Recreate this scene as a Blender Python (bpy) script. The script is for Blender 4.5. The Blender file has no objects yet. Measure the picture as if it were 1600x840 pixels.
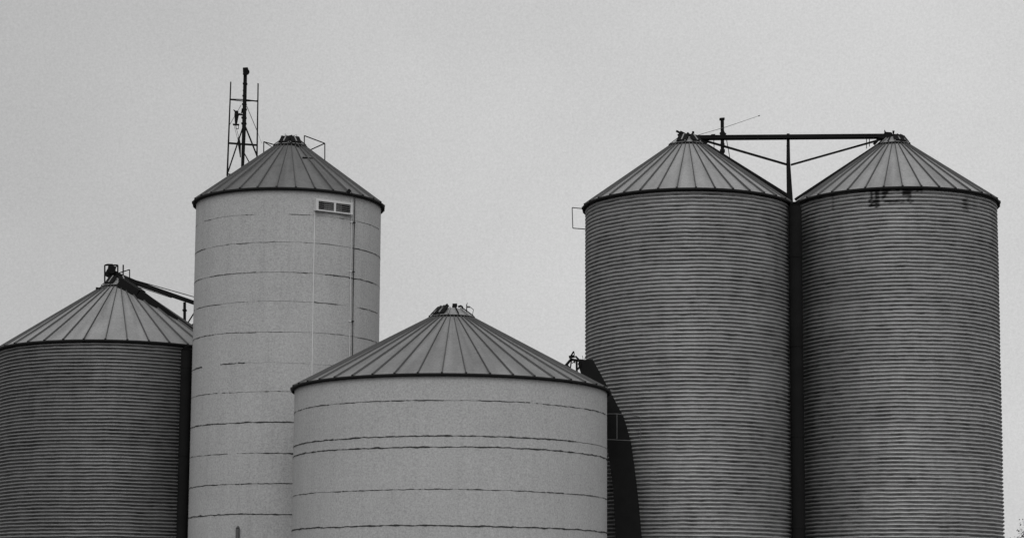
import bpy, math, random
from math import sin, cos, pi, radians, atan, hypot
from mathutils import Vector, Matrix, noise

random.seed(7)
scene = bpy.context.scene
COL = scene.collection

# ------------------------------------------------------------------ camera
FPX, CX, CY = 3500.0, 800.0, 520.0
PITCH, ROLL, CAMZ = atan(474 / 3500), 0.006, 1.6
cam_d = bpy.data.cameras.new('camera')
cam = bpy.data.objects.new('camera', cam_d)
COL.objects.link(cam)
cam_d.sensor_width = 36
cam_d.lens = FPX / 1600 * 36
cam_d.shift_y = 0.0625
cam_d.clip_end = 6000
CROT = Matrix.Rotation(pi / 2 + PITCH, 3, 'X') @ Matrix.Rotation(ROLL, 3, 'Z')
cam.matrix_world = Matrix.Translation((0, 0, CAMZ)) @ CROT.to_4x4()
scene.camera = cam

# ------------------------------------------------------------------ overcast sky
SUN_EL, SUN_AZ = radians(40), radians(-172)     # azimuth from +Y clockwise: behind the camera, to the left
world = bpy.data.worlds.new('World')
scene.world = world
world.use_nodes = True
nt = world.node_tree
nt.nodes.clear()
N = nt.nodes.new
out = N('ShaderNodeOutputWorld'); bg = N('ShaderNodeBackground')
sky = N('ShaderNodeTexSky'); sky.sky_type = 'NISHITA'; sky.sun_disc = False
sky.sun_elevation = SUN_EL; sky.sun_rotation = SUN_AZ; sky.dust_density = 6; sky.air_density = 1.5
bw = N('ShaderNodeRGBToBW')
nt.links.new(sky.outputs[0], bw.inputs[0])
tc = N('ShaderNodeTexCoord')
cl = N('ShaderNodeTexNoise'); cl.inputs['Scale'].default_value = 7; cl.inputs['Detail'].default_value = 5
nt.links.new(tc.outputs['Generated'], cl.inputs['Vector'])
fine = N('ShaderNodeTexNoise'); fine.inputs['Scale'].default_value = 1000; fine.inputs['Detail'].default_value = 3; fine.inputs['Roughness'].default_value = .75
nt.links.new(tc.outputs['Generated'], fine.inputs['Vector'])
def mth(op, a, b, tree=nt):
    n = tree.nodes.new('ShaderNodeMath'); n.operation = op
    for i, v in enumerate((a, b)):
        if isinstance(v, (int, float)): n.inputs[i].default_value = v
        else: tree.links.new(v, n.inputs[i])
    return n.outputs[0]
SKY_FLAT = 5.45
base = mth('ADD', mth('MULTIPLY', mth('MINIMUM', bw.outputs[0], 12), 0.04), SKY_FLAT)
sp = N('ShaderNodeSeparateXYZ'); nt.links.new(tc.outputs['Generated'], sp.inputs[0])
def mrange(v, a, b, c, d):
    n = N('ShaderNodeMapRange'); n.interpolation_type = 'SMOOTHSTEP'
    for k, x in zip(('From Min', 'From Max', 'To Min', 'To Max'), (a, b, c, d)): n.inputs[k].default_value = x
    nt.links.new(v, n.inputs['Value']); return n.outputs[0]
# overcast: brighter overhead, a heavier bank of cloud to the left
base = mth('MULTIPLY', base, mrange(sp.outputs[2], .32, .95, 1., 1.5))
base = mth('MULTIPLY', base, mrange(sp.outputs[1], -.9, .3, 1.45, 1.))      # thinner cloud in front of the low sun behind the camera
base = mth('MULTIPLY', base, mrange(sp.outputs[0], -.30, .10, .84, 1.11))
cloud = mth('ADD', mth('MULTIPLY', cl.outputs['Fac'], 0.26), 0.87)
cloud2 = mth('ADD', mth('MULTIPLY', fine.outputs['Fac'], 0.36), 0.82)
tot = mth('MULTIPLY', mth('MULTIPLY', base, cloud), cloud2)
cmb = N('ShaderNodeCombineColor')
for i in range(3): nt.links.new(tot, cmb.inputs[i])
nt.links.new(cmb.outputs[0], bg.inputs['Color'])
bg.inputs['Strength'].default_value = 0.1
nt.links.new(bg.outputs[0], out.inputs[0])

sun_d = bpy.data.lights.new('sun', 'SUN')
sun_d.energy = 1.0; sun_d.angle = radians(40); sun_d.color = (1, 1, 1)
sun = bpy.data.objects.new('sun', sun_d); COL.objects.link(sun)
sd = Vector((sin(SUN_AZ) * cos(SUN_EL), cos(SUN_AZ) * cos(SUN_EL), sin(SUN_EL)))
sun.rotation_euler = sd.to_track_quat('Z', 'Y').to_euler()
sun.location = (-20, -20, 40)

scene.view_settings.view_transform = 'Standard'
scene.view_settings.look = 'None'
scene.view_settings.exposure = 0
scene.view_settings.gamma = 1

# ------------------------------------------------------------------ helpers
def at(px, py, Y):
    """point of the place seen at photo pixel px,py at depth Y (metres ahead of the camera)"""
    d = CROT @ Vector(((px - CX) / FPX, -(py - CY) / FPX, -1))
    return Vector((0, 0, CAMZ)) + d * (Y / d.y)

def m(px, Y=54): return px * Y / FPX          # pixels to metres at that depth

def material(name, base, rough=.7, metal=0., vary=.15, scale=3., fine_amt=.0, fine_scale=60, bump=0., streak=0.,
             wear_shade_attr=False, spec=.3, zstretch=1.):
    mt = bpy.data.materials.new(name); mt.use_nodes = True
    t = mt.node_tree; b = t.nodes['Principled BSDF']
    b.inputs['Roughness'].default_value = rough; b.inputs['Metallic'].default_value = metal
    b.inputs['Specular IOR Level'].default_value = spec
    co = t.nodes.new('ShaderNodeTexCoord')
    mp = t.nodes.new('ShaderNodeMapping'); mp.inputs['Scale'].default_value = (1, 1, zstretch)
    t.links.new(co.outputs['Object'], mp.inputs['Vector'])
    def nz(sc, det=5, vec=None, ro=.6):
        n = t.nodes.new('ShaderNodeTexNoise'); n.inputs['Scale'].default_value = sc
        n.inputs['Detail'].default_value = det; n.inputs['Roughness'].default_value = ro
        t.links.new(vec or mp.outputs[0], n.inputs['Vector']); return n.outputs['Fac']
    M_ = lambda op, a, c: mth(op, a, c, t)
    v = M_('ADD', M_('MULTIPLY', M_('SUBTRACT', nz(scale), .5), vary * 2.5), 1.)
    if fine_amt:
        v = M_('MULTIPLY', v, M_('ADD', M_('MULTIPLY', M_('SUBTRACT', nz(fine_scale, 3, co.outputs['Object'], .8), .5), fine_amt * 2.5), 1.))
    if streak:
        ms = t.nodes.new('ShaderNodeMapping'); ms.inputs['Scale'].default_value = (5, 5, .35)
        t.links.new(co.outputs['Object'], ms.inputs['Vector'])
        s = nz(1.0, 6, ms.outputs[0], .65)
        rp = t.nodes.new('ShaderNodeMapRange'); rp.inputs['From Min'].default_value = .5; rp.inputs['From Max'].default_value = .75
        rp.inputs['To Min'].default_value = 1; rp.inputs['To Max'].default_value = 1 - streak
        t.links.new(s, rp.inputs['Value'])
        v = M_('MULTIPLY', v, rp.outputs[0])
    if wear_shade_attr:
        a = t.nodes.new('ShaderNodeAttribute'); a.attribute_name = 'wear'
        v = M_('MULTIPLY', v, M_('SUBTRACT', 1., a.outputs['Fac']))
    v = M_('MULTIPLY', v, base)
    c = t.nodes.new('ShaderNodeCombineColor')
    for i in range(3): t.links.new(v, c.inputs[i])
    t.links.new(c.outputs[0], b.inputs['Base Color'])
    if bump:
        bp = t.nodes.new('ShaderNodeBump'); bp.inputs['Strength'].default_value = bump; bp.inputs['Distance'].default_value = .01
        t.links.new(nz(fine_scale * .6, 4, co.outputs['Object']), bp.inputs['Height']); t.links.new(bp.outputs[0], b.inputs['Normal'])
    return mt

PLASTER = material('grey_render', .345, .85, vary=.09, scale=.9, fine_amt=.50, fine_scale=26, bump=.35, streak=.12)
PLASTER2 = material('pale_render', .355, .85, vary=.08, scale=.8, fine_amt=.50, fine_scale=26, bump=.35, streak=.10)
PALE = material('pale_paint', .50, .6, vary=.05)
SEAM = material('seam_caulk', .03, .9, vary=.3, scale=20)
GALV = material('galvanised_wall', .36, .5, .55, vary=.06, scale=1.1, fine_amt=.30, fine_scale=22, streak=.12, wear_shade_attr=True, zstretch=1.6)
GALV_L = material('galvanised_wall_dull', .24, .5, .55, vary=.07, scale=1.1, fine_amt=.30, fine_scale=22, streak=.14, wear_shade_attr=True, zstretch=1.6)
ROOF = material('roof_sheet', .24, .6, .1, wear_shade_attr=True, vary=.14, scale=1.5, fine_amt=.36, fine_scale=24, streak=.14)
ROOF_F = material('roof_sheet_worn', .185, .6, .1, wear_shade_attr=True, vary=.14, scale=1.3, fine_amt=.40, fine_scale=24, streak=.14)
ROOF_D = material('roof_sheet_dark', .108, .6, .1, wear_shade_attr=True, vary=.22, scale=2.2, fine_amt=.40, fine_scale=24, streak=.22)
RIB = material('roof_rib_shade', .075, .7, vary=.2)  # darker base colour stands for the shadow lines along the ribs
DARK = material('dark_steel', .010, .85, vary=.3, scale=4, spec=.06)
EAVE = material('eave_steel', .014, .8, vary=.3, scale=5, spec=.1)
CAPM = material('cap_sheet', .20, .6, .1, vary=.35, scale=8)
PALE2 = material('white_trim', .58, .6, vary=.1)
SLAT = material('louvre_paint', .13, .6, vary=.1)
PIPEG = material('pipe_grey', .09, .7, vary=.2)
GROUND = material('gravel', .05, .95, vary=.3, scale=.3, fine_amt=.3, fine_scale=8)
BARK = material('bark', .06, .9, vary=.3, scale=10)
LEAF = material('leaf', .055, .8, vary=.4, scale=6)

class MB:
    def __init__(s): s.v = []; s.f = []; s.mi = []; s.sm = []; s.wear = None
    def add(s, vs, fs, mi=0, smooth=False):
        o = len(s.v); s.v += [Vector(v) for v in vs]
        for f in fs: s.f.append([i + o for i in f]); s.mi.append(mi); s.sm.append(smooth)
        return s
    def tube(s, a, b, r0, r1=None, n=8, mi=0):
        a, b = Vector(a), Vector(b); r1 = r0 if r1 is None else r1
        q = (b - a).to_track_quat('Z', 'Y'); vs = []
        for p, r in ((a, r0), (b, r1)):
            for k in range(n): vs.append(p + q @ Vector((r * cos(2 * pi * k / n), r * sin(2 * pi * k / n), 0)))
        fs = [(k, (k + 1) % n, n + (k + 1) % n, n + k) for k in range(n)] + [tuple(range(n))[::-1], tuple(range(n, 2 * n))]
        return s.add(vs, fs, mi)
    def path(s, pts, r, n=6, mi=0):
        for a, b in zip(pts[:-1], pts[1:]): s.tube(a, b, r, r, n, mi)
        return s
    def beam(s, a, b, w, h, w1=None, h1=None, mi=0):
        """box from a to b; w across (horizontal), h the other way"""
        a, b = Vector(a), Vector(b); d = (b - a).normalized()
        side = d.cross(Vector((0, 0, 1)))
        side = Vector((0, 1, 0)) if side.length < .05 else side.normalized()
        up = side.cross(d).normalized(); w1 = w if w1 is None else w1; h1 = h if h1 is None else h1
        vs = []
        for p, ww, hh in ((a, w, h), (b, w1, h1)):
            for i, j in ((-1, -1), (1, -1), (1, 1), (-1, 1)): vs.append(p + side * (i * ww / 2) + up * (j * hh / 2))
        return s.add(vs, [(0, 1, 5, 4), (1, 2, 6, 5), (2, 3, 7, 6), (3, 0, 4, 7), (3, 2, 1, 0), (4, 5, 6, 7)], mi)
    def lathe(s, prof, cx, cy, n=96, mi=0, smooth=True, a0=0., close=False):
        vs = []; L = len(prof)
        for k in range(n):
            t = a0 + 2 * pi * k / n
            for r, z in prof: vs.append((cx + r * cos(t), cy + r * sin(t), z))
        fs = []
        for k in range(n):
            k2 = (k + 1) % n
            for j in range(L if close else L - 1):
                j2 = (j + 1) % L
                fs.append((k * L + j, k2 * L + j, k2 * L + j2, k * L + j2))
        return s.add(vs, fs, mi, smooth)
    def build(s, name, mats, parent=None, origin=None):
        me = bpy.data.meshes.new(name)
        o = Vector(origin) if origin is not None else (root_loc(parent) if parent else Vector((0, 0, 0)))
        me.from_pydata([tuple(v - o) for v in s.v], [], s.f)
        for mt in (mats if isinstance(mats, (list, tuple)) else [mats]): me.materials.append(mt)
        me.polygons.foreach_set('material_index', s.mi)
        me.polygons.foreach_set('use_smooth', s.sm)
        if s.wear is not None:
            at_ = me.attributes.new('wear', 'FLOAT', 'POINT'); at_.data.foreach_set('value', s.wear)
        me.update()
        ob = bpy.data.objects.new(name, me); COL.objects.link(ob)
        if parent: ob.parent = parent
        elif origin is not None: ob.location = o
        return ob

def root_loc(o):
    while o.parent: o = o.parent
    return Vector(o.location)

def thing(name, loc, label, cat, group=None):
    o = bpy.data.objects.new(name, None); COL.objects.link(o); o.location = loc; o.empty_display_size = .5
    o['label'] = label; o['category'] = cat
    if group: o['group'] = group
    return o
def tag(o, label, cat, group=None):
    o['label'] = label; o['category'] = cat
    if group: o['group'] = group
    return o
nz3 = lambda x, y, z: noise.noise(Vector((x, y, z)))

# ------------------------------------------------------------------ ground
g = MB()
n = 40
for i in range(n + 1):
    for j in range(n + 1):
        x = ((i / n) * 2 - 1); y = ((j / n) * 2 - 1)
        X = 1800 * x * abs(x) ** 1.5; Y = 1800 * y * abs(y) ** 1.5 + 50
        g.v.append(Vector((X, Y, 0.0 if hypot(X, Y - 50) < 45 else nz3(X * .01, Y * .01, 0) * .6)))
for i in range(n):
    for j in range(n):
        a = i * (n + 1) + j; g.f.append([a, a + n + 1, a + n + 2, a + 1]); g.mi.append(0); g.sm.append(True)
go = g.build('ground', GROUND); go['kind'] = 'structure'

# ------------------------------------------------------------------ bin parts
def corrugated_wall(bx, by, R, H, pitch, amp, seed, mat, root, patches=()):
    seg = 288; per = 10
    rows = int(H / pitch * per) + 1
    b = MB(); b.wear = []
    course = 8
    dents = [(random.uniform(0, 2 * pi), random.uniform(2, H), random.uniform(.05, .25), random.uniform(.05, .3), random.uniform(.004, .012)) for _ in range(60)]
    for j in range(rows + 1):
        z = min(H, H * j / rows)
        c = z / (pitch * course); ci = int(c); frac = c - ci
        for k in range(seg):
            t = 2 * pi * k / seg
            wob = nz3(cos(t) * 3 + seed, sin(t) * 3, z * 1.2) * .010 + nz3(cos(t) * 14, sin(t) * 14 + seed, z * 4) * .007
            ph = 2 * pi * (z + wob) / pitch
            s_ = sin(ph)
            # rounded crest, tighter valley
            r = R + amp * (s_ if s_ > 0 else -abs(s_) ** .75 * 1.6)
            r += .0035 * (ci % 2)
            sheet = int((t / (2 * pi) * 6 + .5 * (ci % 2)))
            r += .003 * ((sheet * 7 + ci * 3) % 3 - 1)
            r += nz3(cos(t) * 2, sin(t) * 2 + seed, z * .5) * .012
            b.v.append(Vector((bx + r * cos(t), by + r * sin(t), z)))
            w = 0.
            w += .12 * ((sheet * 37 + ci * 61 + int(seed)) % 11 / 10 - .5) + .08
            # corrugation valleys: shade put into the colour, plus irregular grime
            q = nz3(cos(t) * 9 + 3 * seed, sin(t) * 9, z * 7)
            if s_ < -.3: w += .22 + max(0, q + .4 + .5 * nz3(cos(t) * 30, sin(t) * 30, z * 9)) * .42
            q2 = nz3(cos(t) * 5 + seed, sin(t) * 5 + 5, z * .8)
            w += max(0, q2 - .25) * .25
            if frac < .06: w += .25 * max(0, nz3(cos(t) * 5, sin(t) * 5, ci + seed) + .3)
            for (t0, t1, z0, z1, a_) in patches:
                tw = t + .012 * nz3(t * 40, z * 9, 3); zw = z + .05 * nz3(t * 50, z * 8, 9)
                if t0 - .006 < tw < t1 + .006 and z0 < zw < z1: w += a_ * (.75 + 1.3 * nz3(t * 90, z * 14, seed))
            b.wear.append(max(0., min(.93, w)))
    for j in range(rows):
        for k in range(seg):
            k2 = (k + 1) % seg
            b.f.append([j * seg + k, j * seg + k2, (j + 1) * seg + k2, (j + 1) * seg + k]); b.mi.append(0); b.sm.append(True)
    return b.build('wall', mat, root)

def rendered_wall(bx, by, R, H, seams, mat, root, seed):
    b = MB()
    b.lathe([(R, 0), (R, H * .5), (R, H)], bx, by, 160)
    NS = 900
    for si, (z, st, ranges) in enumerate(seams):
        for k in range(NS):
            t0, t1 = 2 * pi * k / NS, 2 * pi * (k + 1) / NS
            s_ = st
            for (ra, rb, rs) in ranges:
                if ra <= t0 <= rb: s_ = rs
            if s_ <= 0: continue
            def hw(t, q=0):
                nn = nz3(cos(t) * 7 * R + si * 3.1, sin(t) * 7 * R + q, z + seed) + .6 * nz3(cos(t) * 22 * R, sin(t) * 22 * R + q, z)
                return max(.0, (.003 + .0075 * s_) * (1 + 1.3 * nn))
            def zc(t):
                return z + .010 * nz3(cos(t) * 5 * R, sin(t) * 5 * R, z * 3 + seed) + .02 * nz3(cos(t) * 1.1, sin(t) * 1.1, z * 2 + seed)
            rr = R + .004
            hl = (.0016 + .0022 * min(1, st)) * max(0, min(1, .75 + st + 1.8 * nz3(cos(t0) * 1.5 * R + si, sin(t0) * 1.5 * R, z + seed)))
            if hl < .0006: continue
            b.add([(bx + rr * cos(t), by + rr * sin(t), zc(t) + d) for t in (t0, t1) for d in (-hl, hl)], [(0, 2, 3, 1)], 1)
            gap = nz3(cos(t0) * 2.2 * R + 11, sin(t0) * 2.2 * R, z * 5 + seed) * .75 + nz3(cos(t0) * 9 * R, sin(t0) * 9 * R, z * 2 + seed) * .55
            if gap > -.30 + s_ * .85: continue
            rr = R + .007
            vs = []
            for t in (t0, t1):
                vs.append((bx + rr * cos(t), by + rr * sin(t), zc(t) - hw(t)))
                vs.append((bx + rr * cos(t), by + rr * sin(t), zc(t) + hw(t, 4)))
            b.add(vs, [(0, 2, 3, 1)], 1)
    return b.build('wall', [mat, SEAM], root)

def cone_roof(bx, by, R, H, rc, zc, nrib, phase_deg, mat, root, over=.09):
    """folded sheet roof, ridge ribs running from eave to collar"""
    b = MB(); Re = R + over
    slope = (zc - H) / (R - rc); ze = H - slope * over * .6 + .05
    a0 = -pi / 2 + radians(phase_deg)
    b.wear = []
    for i in range(nrib):
        tone = random.uniform(0, .2)
        t0, t1 = a0 + 2 * pi * i / nrib, a0 + 2 * pi * (i + 1) / nrib
        S = 4; L = 5; vs = []
        for a in range(L + 1):
            f = a / L; r = Re + (rc - Re) * f; z = ze + (zc - ze) * f
            for k in range(S + 1):
                u = k / S; t = t0 + (t1 - t0) * u
                sag = -.018 * sin(pi * u) * sin(pi * min(1, f * 1.05)) * (1 + nz3(i * 1.7, f * 3, 0))
                vs.append((bx + r * cos(t), by + r * sin(t), z + sag))
                b.wear.append(max(0, min(.6, tone + .35 * nz3(t * 14, f * 2.2, bx) + (.12 if f > .8 else 0) * random.random())))
        W = S + 1
        b.add(vs, [(a * W + k, a * W + k + 1, (a + 1) * W + k + 1, (a + 1) * W + k) for a in range(L) for k in range(S)], 0, False)
        # rib
        e = Vector((cos(t0), sin(t0), 0)); tt = Vector((-sin(t0), cos(t0), 0))
        p0 = Vector((bx, by, ze)) + e * (Re + .02); p1 = Vector((bx, by, zc)) + e * rc
        nrm = (p1 - p0).normalized().cross(tt); nrm = nrm if nrm.z > 0 else -nrm
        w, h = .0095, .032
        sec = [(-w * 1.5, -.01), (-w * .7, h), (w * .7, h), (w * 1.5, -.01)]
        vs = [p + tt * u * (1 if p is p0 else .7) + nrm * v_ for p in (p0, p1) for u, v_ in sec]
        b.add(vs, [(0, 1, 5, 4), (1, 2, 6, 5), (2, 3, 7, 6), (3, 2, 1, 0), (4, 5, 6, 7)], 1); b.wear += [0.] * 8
    # soffit
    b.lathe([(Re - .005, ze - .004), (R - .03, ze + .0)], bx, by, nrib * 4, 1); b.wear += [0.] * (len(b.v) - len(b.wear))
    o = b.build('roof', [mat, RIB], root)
    ev = MB()
    ev.lathe([(R + .035, ze - .050), (Re + .012, ze - .040), (Re + .020, ze + .010), (R + .04, ze + .0)], bx, by, 144, close=True)
    for i in range(nrib):       # clips where each rib meets the eave
        t = a0 + 2 * pi * i / nrib; e = Vector((cos(t), sin(t), 0))
        c = Vector((bx, by, ze)) + e * (Re + .01)
        ev.beam(c - Vector((0, 0, .03)), c + Vector((0, 0, .035)), .04, .04)
    ev.build('eave_trim', EAVE, root)
    return o

def collar_cap(bx, by, rc, zc, rt, zt, root, seed, dark_from=0., dark_to=0.):
    b = MB()
    b.lathe([(rc + .03, zc - .03), (rc + .05, zc + .0), (rc + .03, zc + .03)], bx, by, 40, 1)
    b.lathe([(rc + .02, zc + .02), (rt, zt), (rt * .6, zt + .03), (.01, zt + .04)], bx, by, 40, 0)
    for i in range(14):
        t = 2 * pi * i / 14 + seed; e = Vector((cos(t), sin(t), 0))
        p0 = Vector((bx, by, zc + .05)) + e * (rc + .02); p1 = Vector((bx, by, zt + .03)) + e * rt
        b.beam(p0, p1, .022, .02, mi=i % 2)
    # open hatch leaves on the cap
    for t in (radians(dark_from), radians(dark_to)):
        e = Vector((cos(t), sin(t), 0)); tt = Vector((-sin(t), cos(t), 0))
        p0 = Vector((bx, by, zc + .07)) + e * (rc - .02); p1 = Vector((bx, by, zt + .05)) + e * (rt + .02)
        b.beam(p0, p1, .26, .03, mi=1)
        b.beam(p0 + Vector((0, 0, .025)), p1 + Vector((0, 0, .025)), .03, .02, mi=0)
    return b.build('roof_cap', [CAPM, DARK], root)

def theta(px, py, Y0, bx, by, R):
    """angle on the cylinder where the line of sight through the pixel meets its front"""
    d = CROT @ Vector(((px - CX) / FPX, -(py - CY) / FPX, -1))
    dx, dy = d.x, d.y
    A = dx * dx + dy * dy; B = -2 * (dx * bx + dy * by); C = bx * bx + by * by - R * R
    disc = max(0, B * B - 4 * A * C); s = (-B - math.sqrt(disc)) / (2 * A)
    z = CAMZ + d.z * s
    return math.atan2(dy * s - by, dx * s - bx) % (2 * pi), z, Vector((dx * s, dy * s, z))

# ------------------------------------------------------------------ 1. white tower bin
bx, by, R, H = -5.384, 53.0, 2.211, 11.80
W = thing('storage_bin', (bx, by, 0), 'tall slender pale smooth-walled bin with a louvred vent under its eave', 'grain bin', 'smooth walled bins')
def seam_z(px, py, B=(bx, by, R)): return theta(px, py, 0, *B)[1]
def rng(xa, xb, py, s_, B=(bx, by, R)):
    a, c = theta(xa, py, 0, *B)[0], theta(xb, py, 0, *B)[0]; return (min(a, c), max(a, c), s_)
sw = [(seam_z(430, 334), .22, []), (seam_z(430, 378), .5, [rng(430, 550, 378, .12), rng(553, 594, 385, .7)]),
      (seam_z(430, 425), .55, [rng(500, 575, 430, .9)]), (seam_z(430, 470.5), .25, [rng(490, 590, 478, .5)]),
      (seam_z(430, 518), .6, [rng(400, 550, 518, .15)]), (seam_z(430, 566), .1, [rng(301, 382, 567, 1.1)]),
      (seam_z(430, 611), .38, []), (seam_z(430, 659), 1.0, []), (seam_z(430, 707), .3, [rng(411, 460, 707, 1.1)]),
      (seam_z(430, 755), .72, []), (seam_z(430, 803), 1.1, [])]
zlast = sw[-1][0]
for i in range(1, 5): sw.append((zlast - .72 * i, .6, []))
rendered_wall(bx, by, R, H, sw, PLASTER, W, 1.3)
capc = at(451, 231, by)
cone_roof(bx, by, R, H, m(25.5, by), capc.z, 32, -1.6, ROOF_D, W, over=.07)
zt = at(456, 219, by).z
collar_cap(bx, by, m(25.5, by), capc.z, m(13, by), zt, W, .2, 300, 250)
# louvred vent
tA, zA, pA = theta(491, 309, 0, bx, by, R + .01); tB, zB, pB = theta(548, 322, 0, bx, by, R + .01)
ztop = theta(520, 313.5, 0, bx, by, R)[1]; zbot = theta(520, 332.5, 0, bx, by, R)[1]
pA = Vector((pA.x, pA.y, 0)); pB = Vector((pB.x, pB.y, 0)); ux = (pB - pA).normalized(); un = Vector((ux.y, -ux.x, 0))
wv = (pB - pA).length; hv = ztop - zbot
off = un * .075
def vbox(mb, u0, u1, z0, z1, d0, d1, mi=0):
    vs = []
    for d in (d0, d1):
        for u, z in ((u0, z0), (u1, z0), (u1, z1), (u0, z1)):
            vs.append(pA + ux * u + un * d + Vector((0, 0, z)))
    mb.add(vs, [(0, 1, 2, 3), (7, 6, 5, 4), (0, 4, 5, 1), (1, 5, 6, 2), (2, 6, 7, 3), (3, 7, 4, 0)], mi)
fr = MB(); zb = zbot - .0
vbox(fr, 0, wv, zb + hv - .055, zb + hv, -.05, .10); vbox(fr, 0, wv, zb, zb + .03, -.05, .11)
vbox(fr, 0, .065, zb + .03, zb + hv - .055, -.05, .098); vbox(fr, wv - .055, wv, zb + .03, zb + hv - .055, -.05, .098)
vbox(fr, wv * .49, wv * .49 + .05, zb + .03, zb + hv - .055, -.05, .098)
fo = fr.build('vent_frame', PALE, W)
lv = MB(); vbox(lv, .06, wv - .05, zb + .02, zb + hv - .05, -.04, .03)
lv.build('vent_backing', DARK, fo)
for (u0, u1) in ((.066, wv * .49 - .001), (wv * .49 + .051, wv - .056)):
    sl = MB()
    for i in range(4):
        zz = zb + .055 + i * (hv - .1) / 4
        vs = [pA + ux * u + un * d + Vector((0, 0, z)) for (d, z) in ((.060, zz + .010), (.092, zz), (.092, zz + .011), (.060, zz + .021)) for u in (u0, u1)]
        sl.add(vs, [(0, 1, 3, 2), (2, 3, 5, 4), (4, 5, 7, 6), (6, 7, 1, 0)], 0)
    sl.build('louvre', SLAT, fo)
# battens and conduit running down the wall
def wall_line(px, py, rr, z1, z0, mat, name, root, B, so=.02, brackets=False):
    t = theta(px, py, 0, *B)[0]; c = Vector((B[0] + (B[2] + so) * cos(t), B[1] + (B[2] + so) * sin(t), 0))
    b = MB(); k = 10
    pts = [c + Vector((nz3(px, i * 1.3, 0) * .008, 0, z0 + (z1 - z0) * i / k)) for i in range(k + 1)]
    b.path(pts, rr)
    if brackets:
        for i in range(0, k): b.beam(c + Vector((-.03, 0, z0 + (z1 - z0) * (i + .5) / k)), c + Vector((.03, 0, z0 + (z1 - z0) * (i + .5) / k)), .03, .02)
    return b.build(name, mat, root)
BW_ = (bx, by, R)
wall_line(490.5, 400, .009, zb + .02, .1, PALE2, 'sheet_edge', W, BW_, .004)
wall_line(547.5, 400, .008, H - .06, .1, PALE, 'conduit', W, BW_, .02, True)
wall_line(551.5, 400, .010, H - .06, .1, DARK, 'ladder_rail', W, BW_, .03, True)
t0 = theta(373, 824, 0, *BW_)[0]
b = MB(); c = Vector((bx + (R + .05) * cos(t0), by + (R + .05) * sin(t0), 0)); zz = theta(373, 822, 0, *BW_)[1]
b.tube(c, c + Vector((0, 0, zz - .05)), .045, .045, 12); b.tube(c + Vector((0, 0, zz - .05)), c + Vector((.0, .06, zz)), .045, .03, 12)
b.build('downpipe', PIPEG, W)
# roof handrails
r_ = .011
b = MB(); b.path([at(412, 240, by), at(412.2, 221.5, by), at(433, 227.5, by)], .014); b.path([at(412.2, 221.5, by), at(424, 229, by + .5)], .010); b.build('handrail', DARK, W)
b = MB(); b.path([at(475.5, 232, by), at(475.5, 212, by), at(507.5, 224, by), at(507.5, 252, by)], .014)
b.path([at(507.5, 224, by), at(482, 235.5, by + .1)], .014)
b.build('handrail', DARK, W)
b = MB(); b.path([at(473, 246, by - .9), at(487, 247.5, by - .7), at(497, 251, by - .5), at(509, 255.5, by - .1)], .017); b.build('roof_cable', DARK, W)
# things on the cap
b = MB(); b.beam(at(454, 222, by), at(454.7, 213.5, by), .1, .06, .07, .06); b.beam(at(453, 213, by), at(457, 212, by), .05, .04); b.build('cap_vent', DARK, W)
b = MB(); b.tube(at(460, 221, by), at(460, 214.5, by), .055, .05, 10); b.tube(at(460, 214.5, by), at(460, 212.5, by), .05, .02, 10); b.build('cap_vent', DARK, W)
b = MB(); b.path([at(439.5, 223, by), at(439.5, 212.2, by), at(445.5, 215, by)], .010); b.path([at(445.6, 208.5, by), at(445.8, 217, by)], .006)
b.beam(at(441, 212.3, by), at(446, 215.2, by), .03, .03); b.build('cap_bracket', PIPEG, W)
b = MB(); b.beam(at(462, 219, by - .1), at(469.5, 218, by - .1), .05, .05, .02, .02); b.path([at(463, 217, by), at(464, 212, by), at(462, 210.5, by)], .006)
b.beam(at(449, 219, by - .2), at(468, 221, by - .2), .06, .07); b.beam(at(464, 221, by - .1), at(483, 236, by - .1), .06, .07, .04, .05)
b.path([at(448, 221, by - .3), at(459, 226, by - .4), at(470, 231, by - .4)], .03)
b.build('cap_latch', DARK, W)
b = MB()
b.beam(at(542, 301, 51), at(548, 297, 51), .06, .06); b.beam(at(545, 303, 51), at(545.5, 295.5, 51), .05, .05); b.path([at(549, 300, 50.95), at(553, 309, 50.97)], .008)
b.build('eave_bracket', DARK, W)

# ------------------------------------------------------------------ 2. wide front bin
bx, by, R, H = -1.333, 49.0, 3.428, 6.892
F = thing('storage_bin', (bx, by, 0), 'squat wide pale smooth-walled bin standing nearest, in front of the others', 'grain bin', 'smooth walled bins')
BF = (bx, by, R)
sf = [(seam_z(700, 625, BF), .52, []), (seam_z(700, 680, BF), 1.0, [rng(899, 948, 690, .12, BF)]), (seam_z(700, 697.5, BF), 1.05, []),
      (seam_z(700, 764, BF), .52, []), (seam_z(700, 820, BF), 1.15, [])]
zlast = sf[-1][0]
for i in range(1, 4): sf.append((zlast - .8 * i, .7, []))
rendered_wall(bx, by, R, H, sf, PLASTER2, F, 5.1)
capc = at(707, 498, by)
cone_roof(bx, by, R, H, m(35, by), capc.z, 44, -1.6, ROOF_F, F, over=.06)
zt = at(709, 484, by).z
collar_cap(bx, by, m(35, by), capc.z, m(19, by), zt, F, .1, 235, 215)
b = MB(); b.tube(at(681, 498, by - .2), at(691.5, 482, by - .1), .018, .018); b.beam(at(691, 482.5, by - .1), at(700, 475.5, by - .1), .05, .06); b.build('hatch_lever', DARK, F)
b = MB(); b.tube(at(710.3, 486, by), at(710, 477, by), .055, .05, 12); b.beam(at(707, 476.5, by), at(714.3, 476.3, by), .1, .06); b.build('cap_vent', DARK, F)
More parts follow.
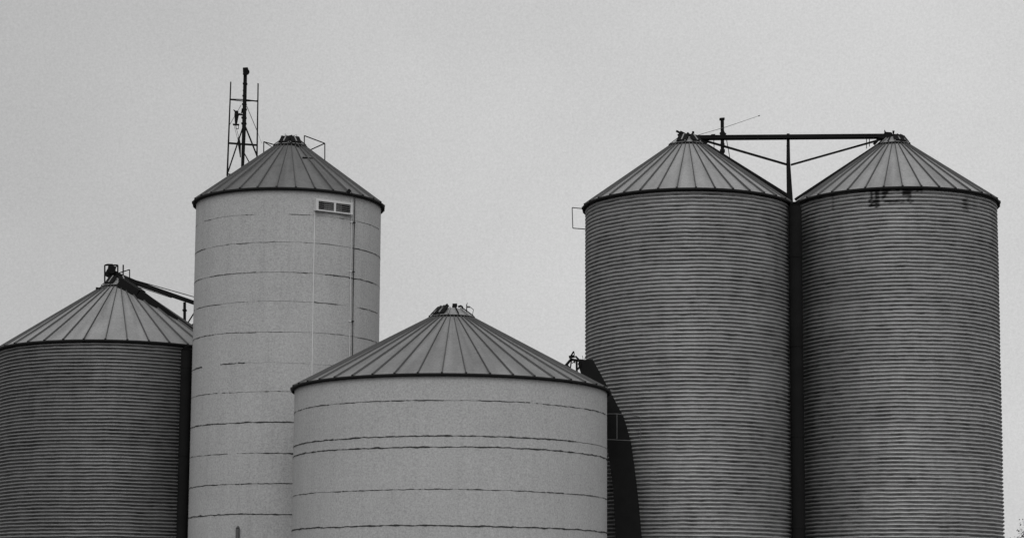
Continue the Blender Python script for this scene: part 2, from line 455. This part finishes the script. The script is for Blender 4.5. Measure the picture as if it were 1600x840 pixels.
b = MB(); b.path([at(716, 479.5, by), at(718.5, 477.5, by), at(721.5, 478.2, by), at(722.8, 480.5, by), at(722.5, 484.5, by)], .022, 8)
b.beam(at(716.5, 484, by), at(723.4, 484.2, by), .08, .05); b.build('cap_vent', DARK, F)
b = MB(); b.tube(at(729, 490, by), at(729.2, 475.5, by), .013); b.tube(at(729.2, 475.5, by), at(730.3, 473, by), .008); b.beam(at(730, 479.2, by), at(734.5, 479.4, by), .03, .035)
b.path([at(734.5, 479.5, by), at(739.8, 483.3, by), at(738, 493, by)], .008); b.build('cap_bracket', PIPEG, F)

# ------------------------------------------------------------------ 3. left corrugated bin
bx, by, R, H = -9.890, 55.7, 2.896, 8.498
GRP = 'corrugated bins'
L = thing('storage_bin', (bx, by, 0), 'low corrugated metal bin left of the slender pale bin, cut by the photo edge', 'grain bin', GRP)
corrugated_wall(bx, by, R, H, .0842, .0190, 2.0, GALV_L, L)
capc = at(178, 450, by)
cone_roof(bx, by, R, H, m(27, by), capc.z, 36, 4.5 - 10, ROOF, L, over=.06)
collar_cap(bx, by, m(27, by), capc.z, m(14, by), at(178, 437, by).z, L, .3, 240, 300)
b = MB(); b.beam(at(150, 450, by - .4), at(176, 453, by - .45), .05, .05); b.build('collar_latch', DARK, L); b = MB(); b.path([at(183, 452, by - .4), at(182, 443, by - .3)], .014); b.build('latch_rod', DARK, L); b = MB()
b.beam(at(192, 445, by - .3), at(203, 453, by - .3), .05, .06)
b.build('collar_latch', DARK, L)

# ------------------------------------------------------------------ 4, 5. the two tall corrugated bins
bx, by, R, H = 4.184, 52.6, 2.436, 11.718
T1 = thing('storage_bin', (bx, by, 0), 'tall corrugated metal bin in the middle with a small frame jutting from its eave', 'grain bin', GRP)
corrugated_wall(bx, by, R, H, .0895, .0175, 8.0, GALV, T1)
capc = at(1077, 229.5, by)
cone_roof(bx, by, R, H, m(29, by), capc.z, 36, -.3, ROOF, T1, over=.07)
collar_cap(bx, by, m(29, by), capc.z, m(15, by), at(1077, 217, by).z, T1, .0, 245, 300)
b = MB(); b.path([at(916, 326.3, by), at(894, 324.3, by), at(895, 356.3, by), at(920, 358.3, by)], .0125); b.build('eave_frame', PIPEG, T1)
b = MB(); b.path([at(1049, 231, by), at(1049, 225, by), at(1051, 222, by)], .012); b.build('collar_hook', PIPEG, T1); b = MB(); b.beam(at(1055, 232, by - .4), at(1100, 228, by - .4), .03, .03)
b.path([at(1063, 230, by - .45), at(1077, 221, by - .3)], .012); b.path([at(1085, 229, by - .45), at(1078, 220, by - .3)], .012); b.build('collar_latch', PIPEG, T1)

bx, by, R, H = 9.210, 53.1, 2.396, 11.890
T2 = thing('storage_bin', (bx, by, 0), 'tall corrugated metal bin at the right with black patches under its eave', 'grain bin', GRP)
B2 = (bx, by, R)
def patch(x0, x1, y0, y1, a_):
    t0, z1, _ = theta(x0, y0, 0, *B2); t1, z0, _ = theta(x1, y1, 0, *B2)
    return (min(t0, t1), max(t0, t1), z0, z1, a_)
pts = [patch(1360, 1363.5, 292, 322, 1.2), patch(1359, 1373, 312, 315, 1.0), patch(1360, 1373, 318.5, 323, 1.1), patch(1369, 1373, 298, 323, .9), patch(1379, 1386, 299, 304, 1.1), patch(1379, 1385, 307, 311, .9), patch(1381, 1383, 300, 318, .5), patch(1340, 1392, 290, 298, .5),
       patch(1410, 1424, 296, 306, 1.1), patch(1418, 1425, 305, 317, .7), patch(1388, 1412, 312, 318, .5), patch(1505, 1511, 310, 330, .4), patch(1300, 1303, 300, 330, .4), patch(1400, 1440, 291, 300, .6)]
corrugated_wall(bx, by, R, H, .0900, .0175, 15.0, GALV, T2, pts)
capc = at(1394, 228.5, by)
cone_roof(bx, by, R, H, m(25, by), capc.z, 36, 4.5, ROOF, T2, over=.07)
collar_cap(bx, by, m(25, by), capc.z, m(13, by), at(1394, 216.5, by).z, T2, .15, 285, 310)
b = MB(); b.path([at(1396, 220, by), at(1396, 213, by)], .02); b.beam(at(1396, 214, by), at(1396, 210, by), .06, .06); b.tube(at(1396, 210, by), at(1396, 204.5, by), .012, .03); b.build('cap_vent', DARK, T2)
b = MB(); b.beam(at(1405, 222, by - .3), at(1412, 226, by - .3), .12, .05); b.build('cap_hatch', DARK, T2)

# ------------------------------------------------------------------ conveyor bridge between the two tall bins
Ya, Yb = 52.6, 53.1
Ym = 54.1
def yb(px): return Ya + (Yb - Ya) * (px - 1077) / (1394 - 1077)
def P(px, py, dy=0): return at(px, py, yb(px) + dy)
base = P(1232, 300)
V = thing('conveyor_bridge', (base.x, base.y, base.z), 'long black beam with truss rods spanning the tops of the two tall corrugated bins', 'conveyor')
b = MB(); b.beam(P(1078, 215.5), P(1391, 213), .22, m(5.6)); b.build('beam', DARK, V)
for pp in ([P(1100, 219.5), P(1231, 257.5)], [P(1236, 257.5), P(1380, 217)]):
    b = MB(); b.beam(pp[0], pp[1], .06, m(2.8)); b.build('truss_rod', DARK, V)
b = MB(); b.beam(P(1231.5, 209), P(1231.7, 255), m(4), m(4), m(5.5), m(5.5)); b.beam(P(1231.7, 255), P(1234.5, 322), m(5.5), m(5.5), m(9), m(9))
b.beam(P(1229, 228), P(1233, 228), .04, .03);  b.build('king_post', DARK, V)
for pp in ([P(1104, 227), P(1234, 308)], [P(1374, 225), P(1243, 311.5)]):
    b = MB(); b.beam(pp[0], pp[1], .12, m(4.2)); b.build('roof_strut', DARK, V)
for pp in ([P(1115, 211), P(1116, 236)], [P(1135, 217), P(1141, 250)], [P(1354, 209.5), P(1354, 232)], [P(1358.5, 210), P(1358.5, 229)]):
    b = MB(); b.tube(pp[0], pp[1], .010); b.build('hanger_rod', PIPEG, V)
# drive unit at the left end
b = MB()
b.beam(P(1066, 214), P(1090, 217), .25, m(8)); b.beam(P(1056.5, 204.5), P(1074, 213.5), .05, m(2.5)); b.beam(P(1062, 207), P(1070, 211), .09, m(5))
b.beam(P(1059, 211), P(1064, 209.5), .06, m(2.5)); b.beam(P(1072, 209), P(1078, 215), .12, m(6)); b.tube(P(1061, 213), P(1060.5, 218.5), .012, .025)
b.path([P(1061, 210), P(1060.5, 215)], .008); b.path([P(1068, 212), P(1063.5, 219)], .018); b.path([P(1079, 212), P(1083, 206)], .014)
b.beam(P(1087, 216), P(1104, 226), .18, m(8), .1, m(5))
b.beam(P(1083, 216), P(1083, 205.5), .06, m(3.2)); b.beam(P(1068, 218.5), P(1083, 219.5), .2, m(2.5))
b.build('drive_unit', DARK, V)
b = MB()
b.beam(P(1381, 212.5), P(1392, 213.5), .26, m(8.5)); b.beam(P(1383, 209.5), P(1391, 210), .2, m(4)); b.tube(P(1384, 211), P(1382, 203), .045, .006, 5)
b.beam(P(1371, 215.5), P(1392, 218), .22, m(3)); b.beam(P(1375, 215), P(1366, 225), .12, m(4)); b.beam(P(1386, 215), P(1374, 227), .14, m(5))
b.build('tail_unit', DARK, V)
b = MB(); b.beam(P(1111, 211.5), P(1117, 211), .1, m(2)); b.build('beam_clamp', DARK, V)

# whip rod at the top of the middle bin
b = MB(); a_, c_ = at(1084, 213, 52.4), at(1186, 181, 52.4)
b.tube(a_, (a_ + c_) / 2 + Vector((0, 0, -.02)), .0065, .006, 5); b.tube((a_ + c_) / 2 + Vector((0, 0, -.02)), c_, .006, .0045, 5); b.tube(c_ - Vector((.02, 0, .005)), c_ + Vector((.02, 0, .005)), .012, .012, 6)
wr = b.build('whip_rod', PIPEG, None, a_); tag(wr, 'hair-thin slanting rod rising to the right from the left end of the black beam', 'rod')

# pole behind the middle bin
Yp = 56.2
pb = at(1129, 990, Yp); topz = at(1128.5, 186, Yp)
b0 = Vector((topz.x, Yp, 0))
Q = thing('vent_pole', b0, 'short black pole with a flat cap behind the middle bin roof, crossing the beam', 'pole')
b = MB(); b.tube(b0, Vector((topz.x, Yp, topz.z)), .055, .045, 12); b.build('pole', DARK, Q)
b = MB(); b.beam(at(1124.3, 186.5, Yp), at(1132, 185.8, Yp), .11, .05); b.build('pole_cap', DARK, Q)
b = MB()
b.beam(at(1126, 211, Yp), at(1132.5, 208, Yp), .12, .12); b.path([at(1131, 210, Yp), at(1134.5, 208.5, Yp)], .02)
b.build('collar_band', DARK, Q)
b = MB(); b.beam(at(1125, 236, Yp), at(1132.5, 236, Yp), .12, .07); b.build('collar_band', DARK, Q)
b = MB(); b.beam(at(1125.5, 226, Yp), at(1132, 226, Yp), .1, .05); b.build('collar_band', DARK, Q)

# dark downspout standing in the gap between the two tall bins
Yg = 51.6
cb = at(1246.5, 560, Yg)
b = MB(); zt = at(1245, 323, Yg).z
gx = cb.x - .025
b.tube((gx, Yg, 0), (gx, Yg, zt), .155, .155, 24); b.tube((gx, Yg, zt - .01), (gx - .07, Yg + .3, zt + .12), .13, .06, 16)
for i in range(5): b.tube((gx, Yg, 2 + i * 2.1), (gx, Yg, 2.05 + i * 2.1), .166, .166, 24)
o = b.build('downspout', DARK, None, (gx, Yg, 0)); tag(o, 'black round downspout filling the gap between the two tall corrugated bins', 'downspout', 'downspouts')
b = MB(); gx, Yg = -7.78, 53.15; zt = at(293, 548, Yg).z  # added tube, its black stands in for shade on the left bin
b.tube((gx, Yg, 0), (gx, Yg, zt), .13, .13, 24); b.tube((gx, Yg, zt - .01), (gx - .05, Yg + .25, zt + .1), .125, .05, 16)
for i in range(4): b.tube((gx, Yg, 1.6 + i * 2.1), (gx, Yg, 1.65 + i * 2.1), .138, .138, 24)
o = b.build('downspout', DARK, None, (gx, Yg, 0)); tag(o, 'added black tube standing in for shade at the right edge of the low left bin', 'downspout', 'downspouts')

# ------------------------------------------------------------------ conveyor over the left bin
Yl = 55.7
def PL(px, py, dy=0): return at(px, py, Yl + dy)
base = PL(180, 452)
A = thing('roof_conveyor', base, 'black inclined conveyor sloping down from the left bin cap to behind the pale bin', 'conveyor')
b = MB(); b.beam(PL(182, 431), PL(215, 443), .24, m(11, Yl), .22, m(7.5, Yl)); b.beam(PL(215, 442.5), PL(301, 472), .2, m(7, Yl), .2, m(5.5, Yl)); b.beam(PL(301, 472), PL(345, 487), .2, m(5.5, Yl))
b.build('trough', DARK, A)
b = MB(); b.beam(PL(168, 424), PL(186, 434), .3, m(15, Yl), .28, m(13, Yl)); b.beam(PL(170, 417), PL(180, 419), .2, m(5, Yl)); b.tube(PL(174.5, 421, -.25), PL(174.5, 421, .25), .10, .10, 12)
b.beam(PL(178, 432), PL(186, 446), .2, m(10, Yl), .2, m(14, Yl)); b.beam(PL(166, 443), PL(205, 444), .2, m(4, Yl)); b.beam(PL(166, 441), PL(176, 434), .1, m(2.5, Yl))
b.build('drive_head', DARK, A)
b = MB(); b.path([PL(163.7, 444), PL(163.7, 414), PL(184, 414), PL(184, 428)], .020); b.path([PL(163.9, 414), PL(168, 412.8), PL(176, 413)], .016); b.path([PL(171, 440), PL(171, 428)], .014)
b.path([PL(180, 417), PL(184, 415)], .014)
b.build('guard_frame', DARK, A)
b = MB(); b.tube(PL(192.3, 434), PL(192.6, 413.5), .018); b.path([PL(185, 426.5), PL(202.5, 421), PL(202.5, 436)], .014); b.build('handrail', DARK, A)
b = MB(); b.tube(PL(200, 434.5), PL(303, 463.5), .011, .011, 6); b.build('stay_cable', DARK, A)
b = MB(); b.tube(PL(206, 445), PL(268, 465), .009, .009, 6); b.build('stay_cable', DARK, A)
b = MB(); b.beam(PL(190, 443, -.4), PL(219, 461, -.62), .3, m(18, Yl), .3, m(16, Yl)); b.beam(PL(218, 460, -.62), PL(245, 480, -.65), .3, m(16, Yl), .3, m(15, Yl)); b.beam(PL(244, 479.5, -.65), PL(312, 524, -.65), .3, m(15, Yl), .22, m(7, Yl)); b.build('spout', DARK, A)
b = MB(); b.beam(PL(288.5, 472), PL(288.5, 508), m(4, Yl), m(4, Yl)); b.beam(PL(285.5, 484.5), PL(291.5, 484.5), .12, .04); b.build('post', DARK, A)
b = MB(); b.tube(PL(291, 508), PL(303, 489), .018); b.tube(PL(292, 512), PL(303, 505.5), .018); b.build('brace', DARK, A)

# ------------------------------------------------------------------ elevator mast behind the slender bin
Ye = 55.5
def PE(px, py, dy=0): return at(px, py, Ye + dy)
base = PE(381, 258); base = Vector((base.x, Ye, 0))
E_ = thing('elevator_mast', base, 'black guyed mast and thin frame standing up behind the slender pale bin roof', 'mast')
b = MB(); q = PE(379, 262); b.tube(Vector((q.x, Ye, 0)), q, .040, .040, 12); b.tube(q, PE(381.3, 200), .040, .05, 12); b.tube(PE(381.3, 200), PE(383.2, 118), .052, .046, 12)
for y_ in (131, 142, 150, 163, 171, 184, 193):
    x_ = 379 + (262 - y_) * .0292; dx = 3.0 if y_ < 160 else 3.6
    b.beam(PE(x_ - dx + random.uniform(-.5, .5), y_), PE(x_ + dx + random.uniform(-.5, .6), y_ + .2), .1, .035)
b.build('pole', DARK, E_)
b = MB(); b.tube(PE(384.7, 112.5, -.12), PE(384.7, 112.5, .12), .085, .085, 14); b.beam(PE(380, 110.5), PE(387, 110), .16, .08); b.beam(PE(380, 108.3), PE(387.5, 107.8), .14, .05); b.beam(PE(380, 115), PE(385, 116), .1, .06); b.build('head', DARK, E_)
b = MB(); b.tube(PE(360.6, 128), PE(355, 275), .016, .022); b.build('frame_post', DARK, E_); q = PE(355, 275)
b2 = MB(); b2.tube(PE(403.3, 130.5), PE(401.5, 246), .016, .02); b2.build('frame_post', DARK, E_)
b = MB(); b.tube(PE(359.5, 155), PE(381, 155.8), .014); b.tube(PE(381, 155.8), PE(403, 158.5), .018); b.tube(PE(359.5, 156), PE(381, 158.3, .3), .012); b.tube(PE(381, 158.3, .3), PE(403, 157.5), .012); b.build('crossbar', DARK, E_)
b = MB(); b.beam(PE(356.5, 223.6), PE(401.7, 226.8), .05, .042); b.build('crossbar', DARK, E_)
b = MB(); b.tube(PE(355, 271.8), PE(363, 273), .018); b.build('crossbar', DARK, E_)
for pa, pc, rr in (((379.5, 199), (355.5, 271), .018), ((383, 197), (401.8, 244), .020), ((382, 240), (389, 253), .014)):
    b = MB(); b.tube(PE(*pa), PE(*pc), rr); b.build('brace', DARK, E_)
for pa, pc, rr in (((377, 164), (358.3, 196), .007), ((385.5, 166), (402.3, 206), .009), ((402.3, 206), (409, 224), .004), ((402.5, 130), (402.6, 206), .005)):
    b = MB(); b.tube(PE(*pa), PE(*pc), rr, n=5); b.build('guy_wire', PIPEG, E_)
b = MB(); b.tube(PE(369.5, 173.5), PE(369.7, 181), .045, .06, 8); b.tube(PE(369.7, 181), PE(368.8, 193), .055, .03, 8); b.tube(PE(365, 171.5), PE(369, 176), .012, .03, 6)
b.beam(PE(371, 179), PE(380, 179.6), .05, .03); b.beam(PE(372.5, 178.5), PE(376, 177.5), .03, .03); b.beam(PE(364, 194.6), PE(373.6, 195), .08, .03)
b.path([PE(368.8, 195), PE(368.8, 201), PE(372.5, 201.5), PE(372.5, 195)], .009)
b.tube(PE(379, 172), PE(377, 178), .03, .01, 6)
b.build('hoist', DARK, E_)
b = MB(); b.tube(PE(365.5, 195), PE(372.5, 222), .005, .005, 5); b.tube(PE(368, 196), PE(373.6, 216), .006, .006, 5); b.tube(PE(373, 214.5), PE(374.3, 228), .02, .04, 7); b.tube(PE(374.3, 228), PE(375.7, 246), .035, .012, 7); b.build('hanging_cable', DARK, E_)

# ------------------------------------------------------------------ dark leg behind the front bin, beside the middle bin
Yc = 50.2
def PC(px, py, dy=0): return at(px, py, Yc + dy)
base = PC(986, 720); base = Vector((base.x, Yc, 0))
S = thing('loading_leg', base, 'black slanted chute and leg, outline widened over deep shade, between the squat front bin and the middle bin', 'chute')
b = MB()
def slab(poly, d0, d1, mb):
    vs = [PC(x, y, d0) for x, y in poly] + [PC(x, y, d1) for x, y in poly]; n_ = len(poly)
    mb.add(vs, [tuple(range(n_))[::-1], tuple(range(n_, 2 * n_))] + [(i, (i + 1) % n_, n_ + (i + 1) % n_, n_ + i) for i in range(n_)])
slab([(906, 560.5), (915, 561.5), (926, 561), (941, 588), (956, 616), (975, 652), (986, 690), (991, 725), (997, 775), (1003, 840), (1009, 930), (966, 930), (962, 840), (958, 760), (948, 690), (934, 640), (908, 585), (903, 568)], -.25, .25, b)  # chute outline also takes in deep shade on the middle bin wall
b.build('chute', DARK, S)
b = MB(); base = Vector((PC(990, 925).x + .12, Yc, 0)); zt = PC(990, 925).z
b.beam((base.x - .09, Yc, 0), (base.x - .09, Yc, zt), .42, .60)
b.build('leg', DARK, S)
b = MB(); yy = -.3
b.beam(PC(880.5, 575, yy), PC(893, 560, yy), .06, .065, .06, .05); b.path([PC(890, 559, yy), PC(896.5, 548.5, yy)], .02); b.path([PC(896.5, 548.5, yy), PC(897.5, 554, yy)], .012)
b.beam(PC(889, 557.5, yy), PC(898, 556, yy), .06, .06); b.beam(PC(891, 561, yy), PC(907, 563.5, yy), .06, .05); b.path([PC(899, 556, yy), PC(905, 562, yy)], .022)
b.beam(PC(885, 570, yy), PC(891, 577, yy), .06, .06); b.path([PC(893, 562, yy), PC(891, 576, yy)], .018); b.path([PC(894, 567, yy), PC(898, 564, yy), PC(898, 567, yy)], .012)
b.path([PC(901, 564, yy), PC(901.5, 590, yy)], .028); b.path([PC(908, 566, yy), PC(903, 577, yy)], .02); b.path([PC(911, 561, yy), PC(910, 555, yy)], .006); b.path([PC(914, 561, yy), PC(914, 558, yy)], .008)
b.build('motor_mount', DARK, S)
b = MB(); yy = -.45
b.path([PC(940, 646, yy), PC(964, 646, yy), PC(1001, 650.5, yy), PC(1001, 690, yy)], .008); b.path([PC(964, 646, yy), PC(964, 685, yy)], .010); b.path([PC(940, 685.5, yy), PC(1001, 688.5, yy)], .008)
b.build('handrail', PIPEG, S)

# ------------------------------------------------------------------ tree beyond the right edge
Yt = 78.
tb = at(1637, 818, Yt); ttop = tb.z + .5
tr = thing('tree', (tb.x, Yt, 0), 'dark leafy treetop peeping in at the lower right corner', 'tree')
b = MB(); b.tube((tb.x, Yt, 0), (tb.x + .05, Yt, ttop * .6), .12, .07, 10)
crown_c = Vector((tb.x, Yt, ttop - 1.1)); tips = []
for i in range(22):
    a = random.uniform(0, 2 * pi); hh = random.uniform(-.9, 1.1); rr = random.uniform(.5, .98) * math.sqrt(max(.1, 1.3 - hh * hh * .8))
    tip = crown_c + Vector((rr * cos(a), rr * sin(a), hh)); st = Vector((tb.x + .04, Yt, ttop * random.uniform(.35, .6)))
    mid = (st + tip) / 2 + Vector((0, 0, -.1)); b.tube(st, mid, .03, .018, 5); b.tube(mid, tip, .018, .006, 5); tips.append((tip, mid))
b.build('trunk', BARK, tr)
b = MB()
for tip, mid in tips:
    for k in range(230):
        p = mid.lerp(tip, random.uniform(.3, 1.12)) + Vector([random.gauss(0, .13) for _ in range(3)])
        q = Vector([random.gauss(0, 1) for _ in range(3)]).normalized(); u = q.orthogonal().normalized(); w_ = q.cross(u); sc = random.uniform(.02, .045)
        b.add([p - u * sc, p + w_ * sc * .5, p + u * sc, p - w_ * sc * .5], [(0, 1, 2, 3)])
b.build('crown', LEAF, tr)
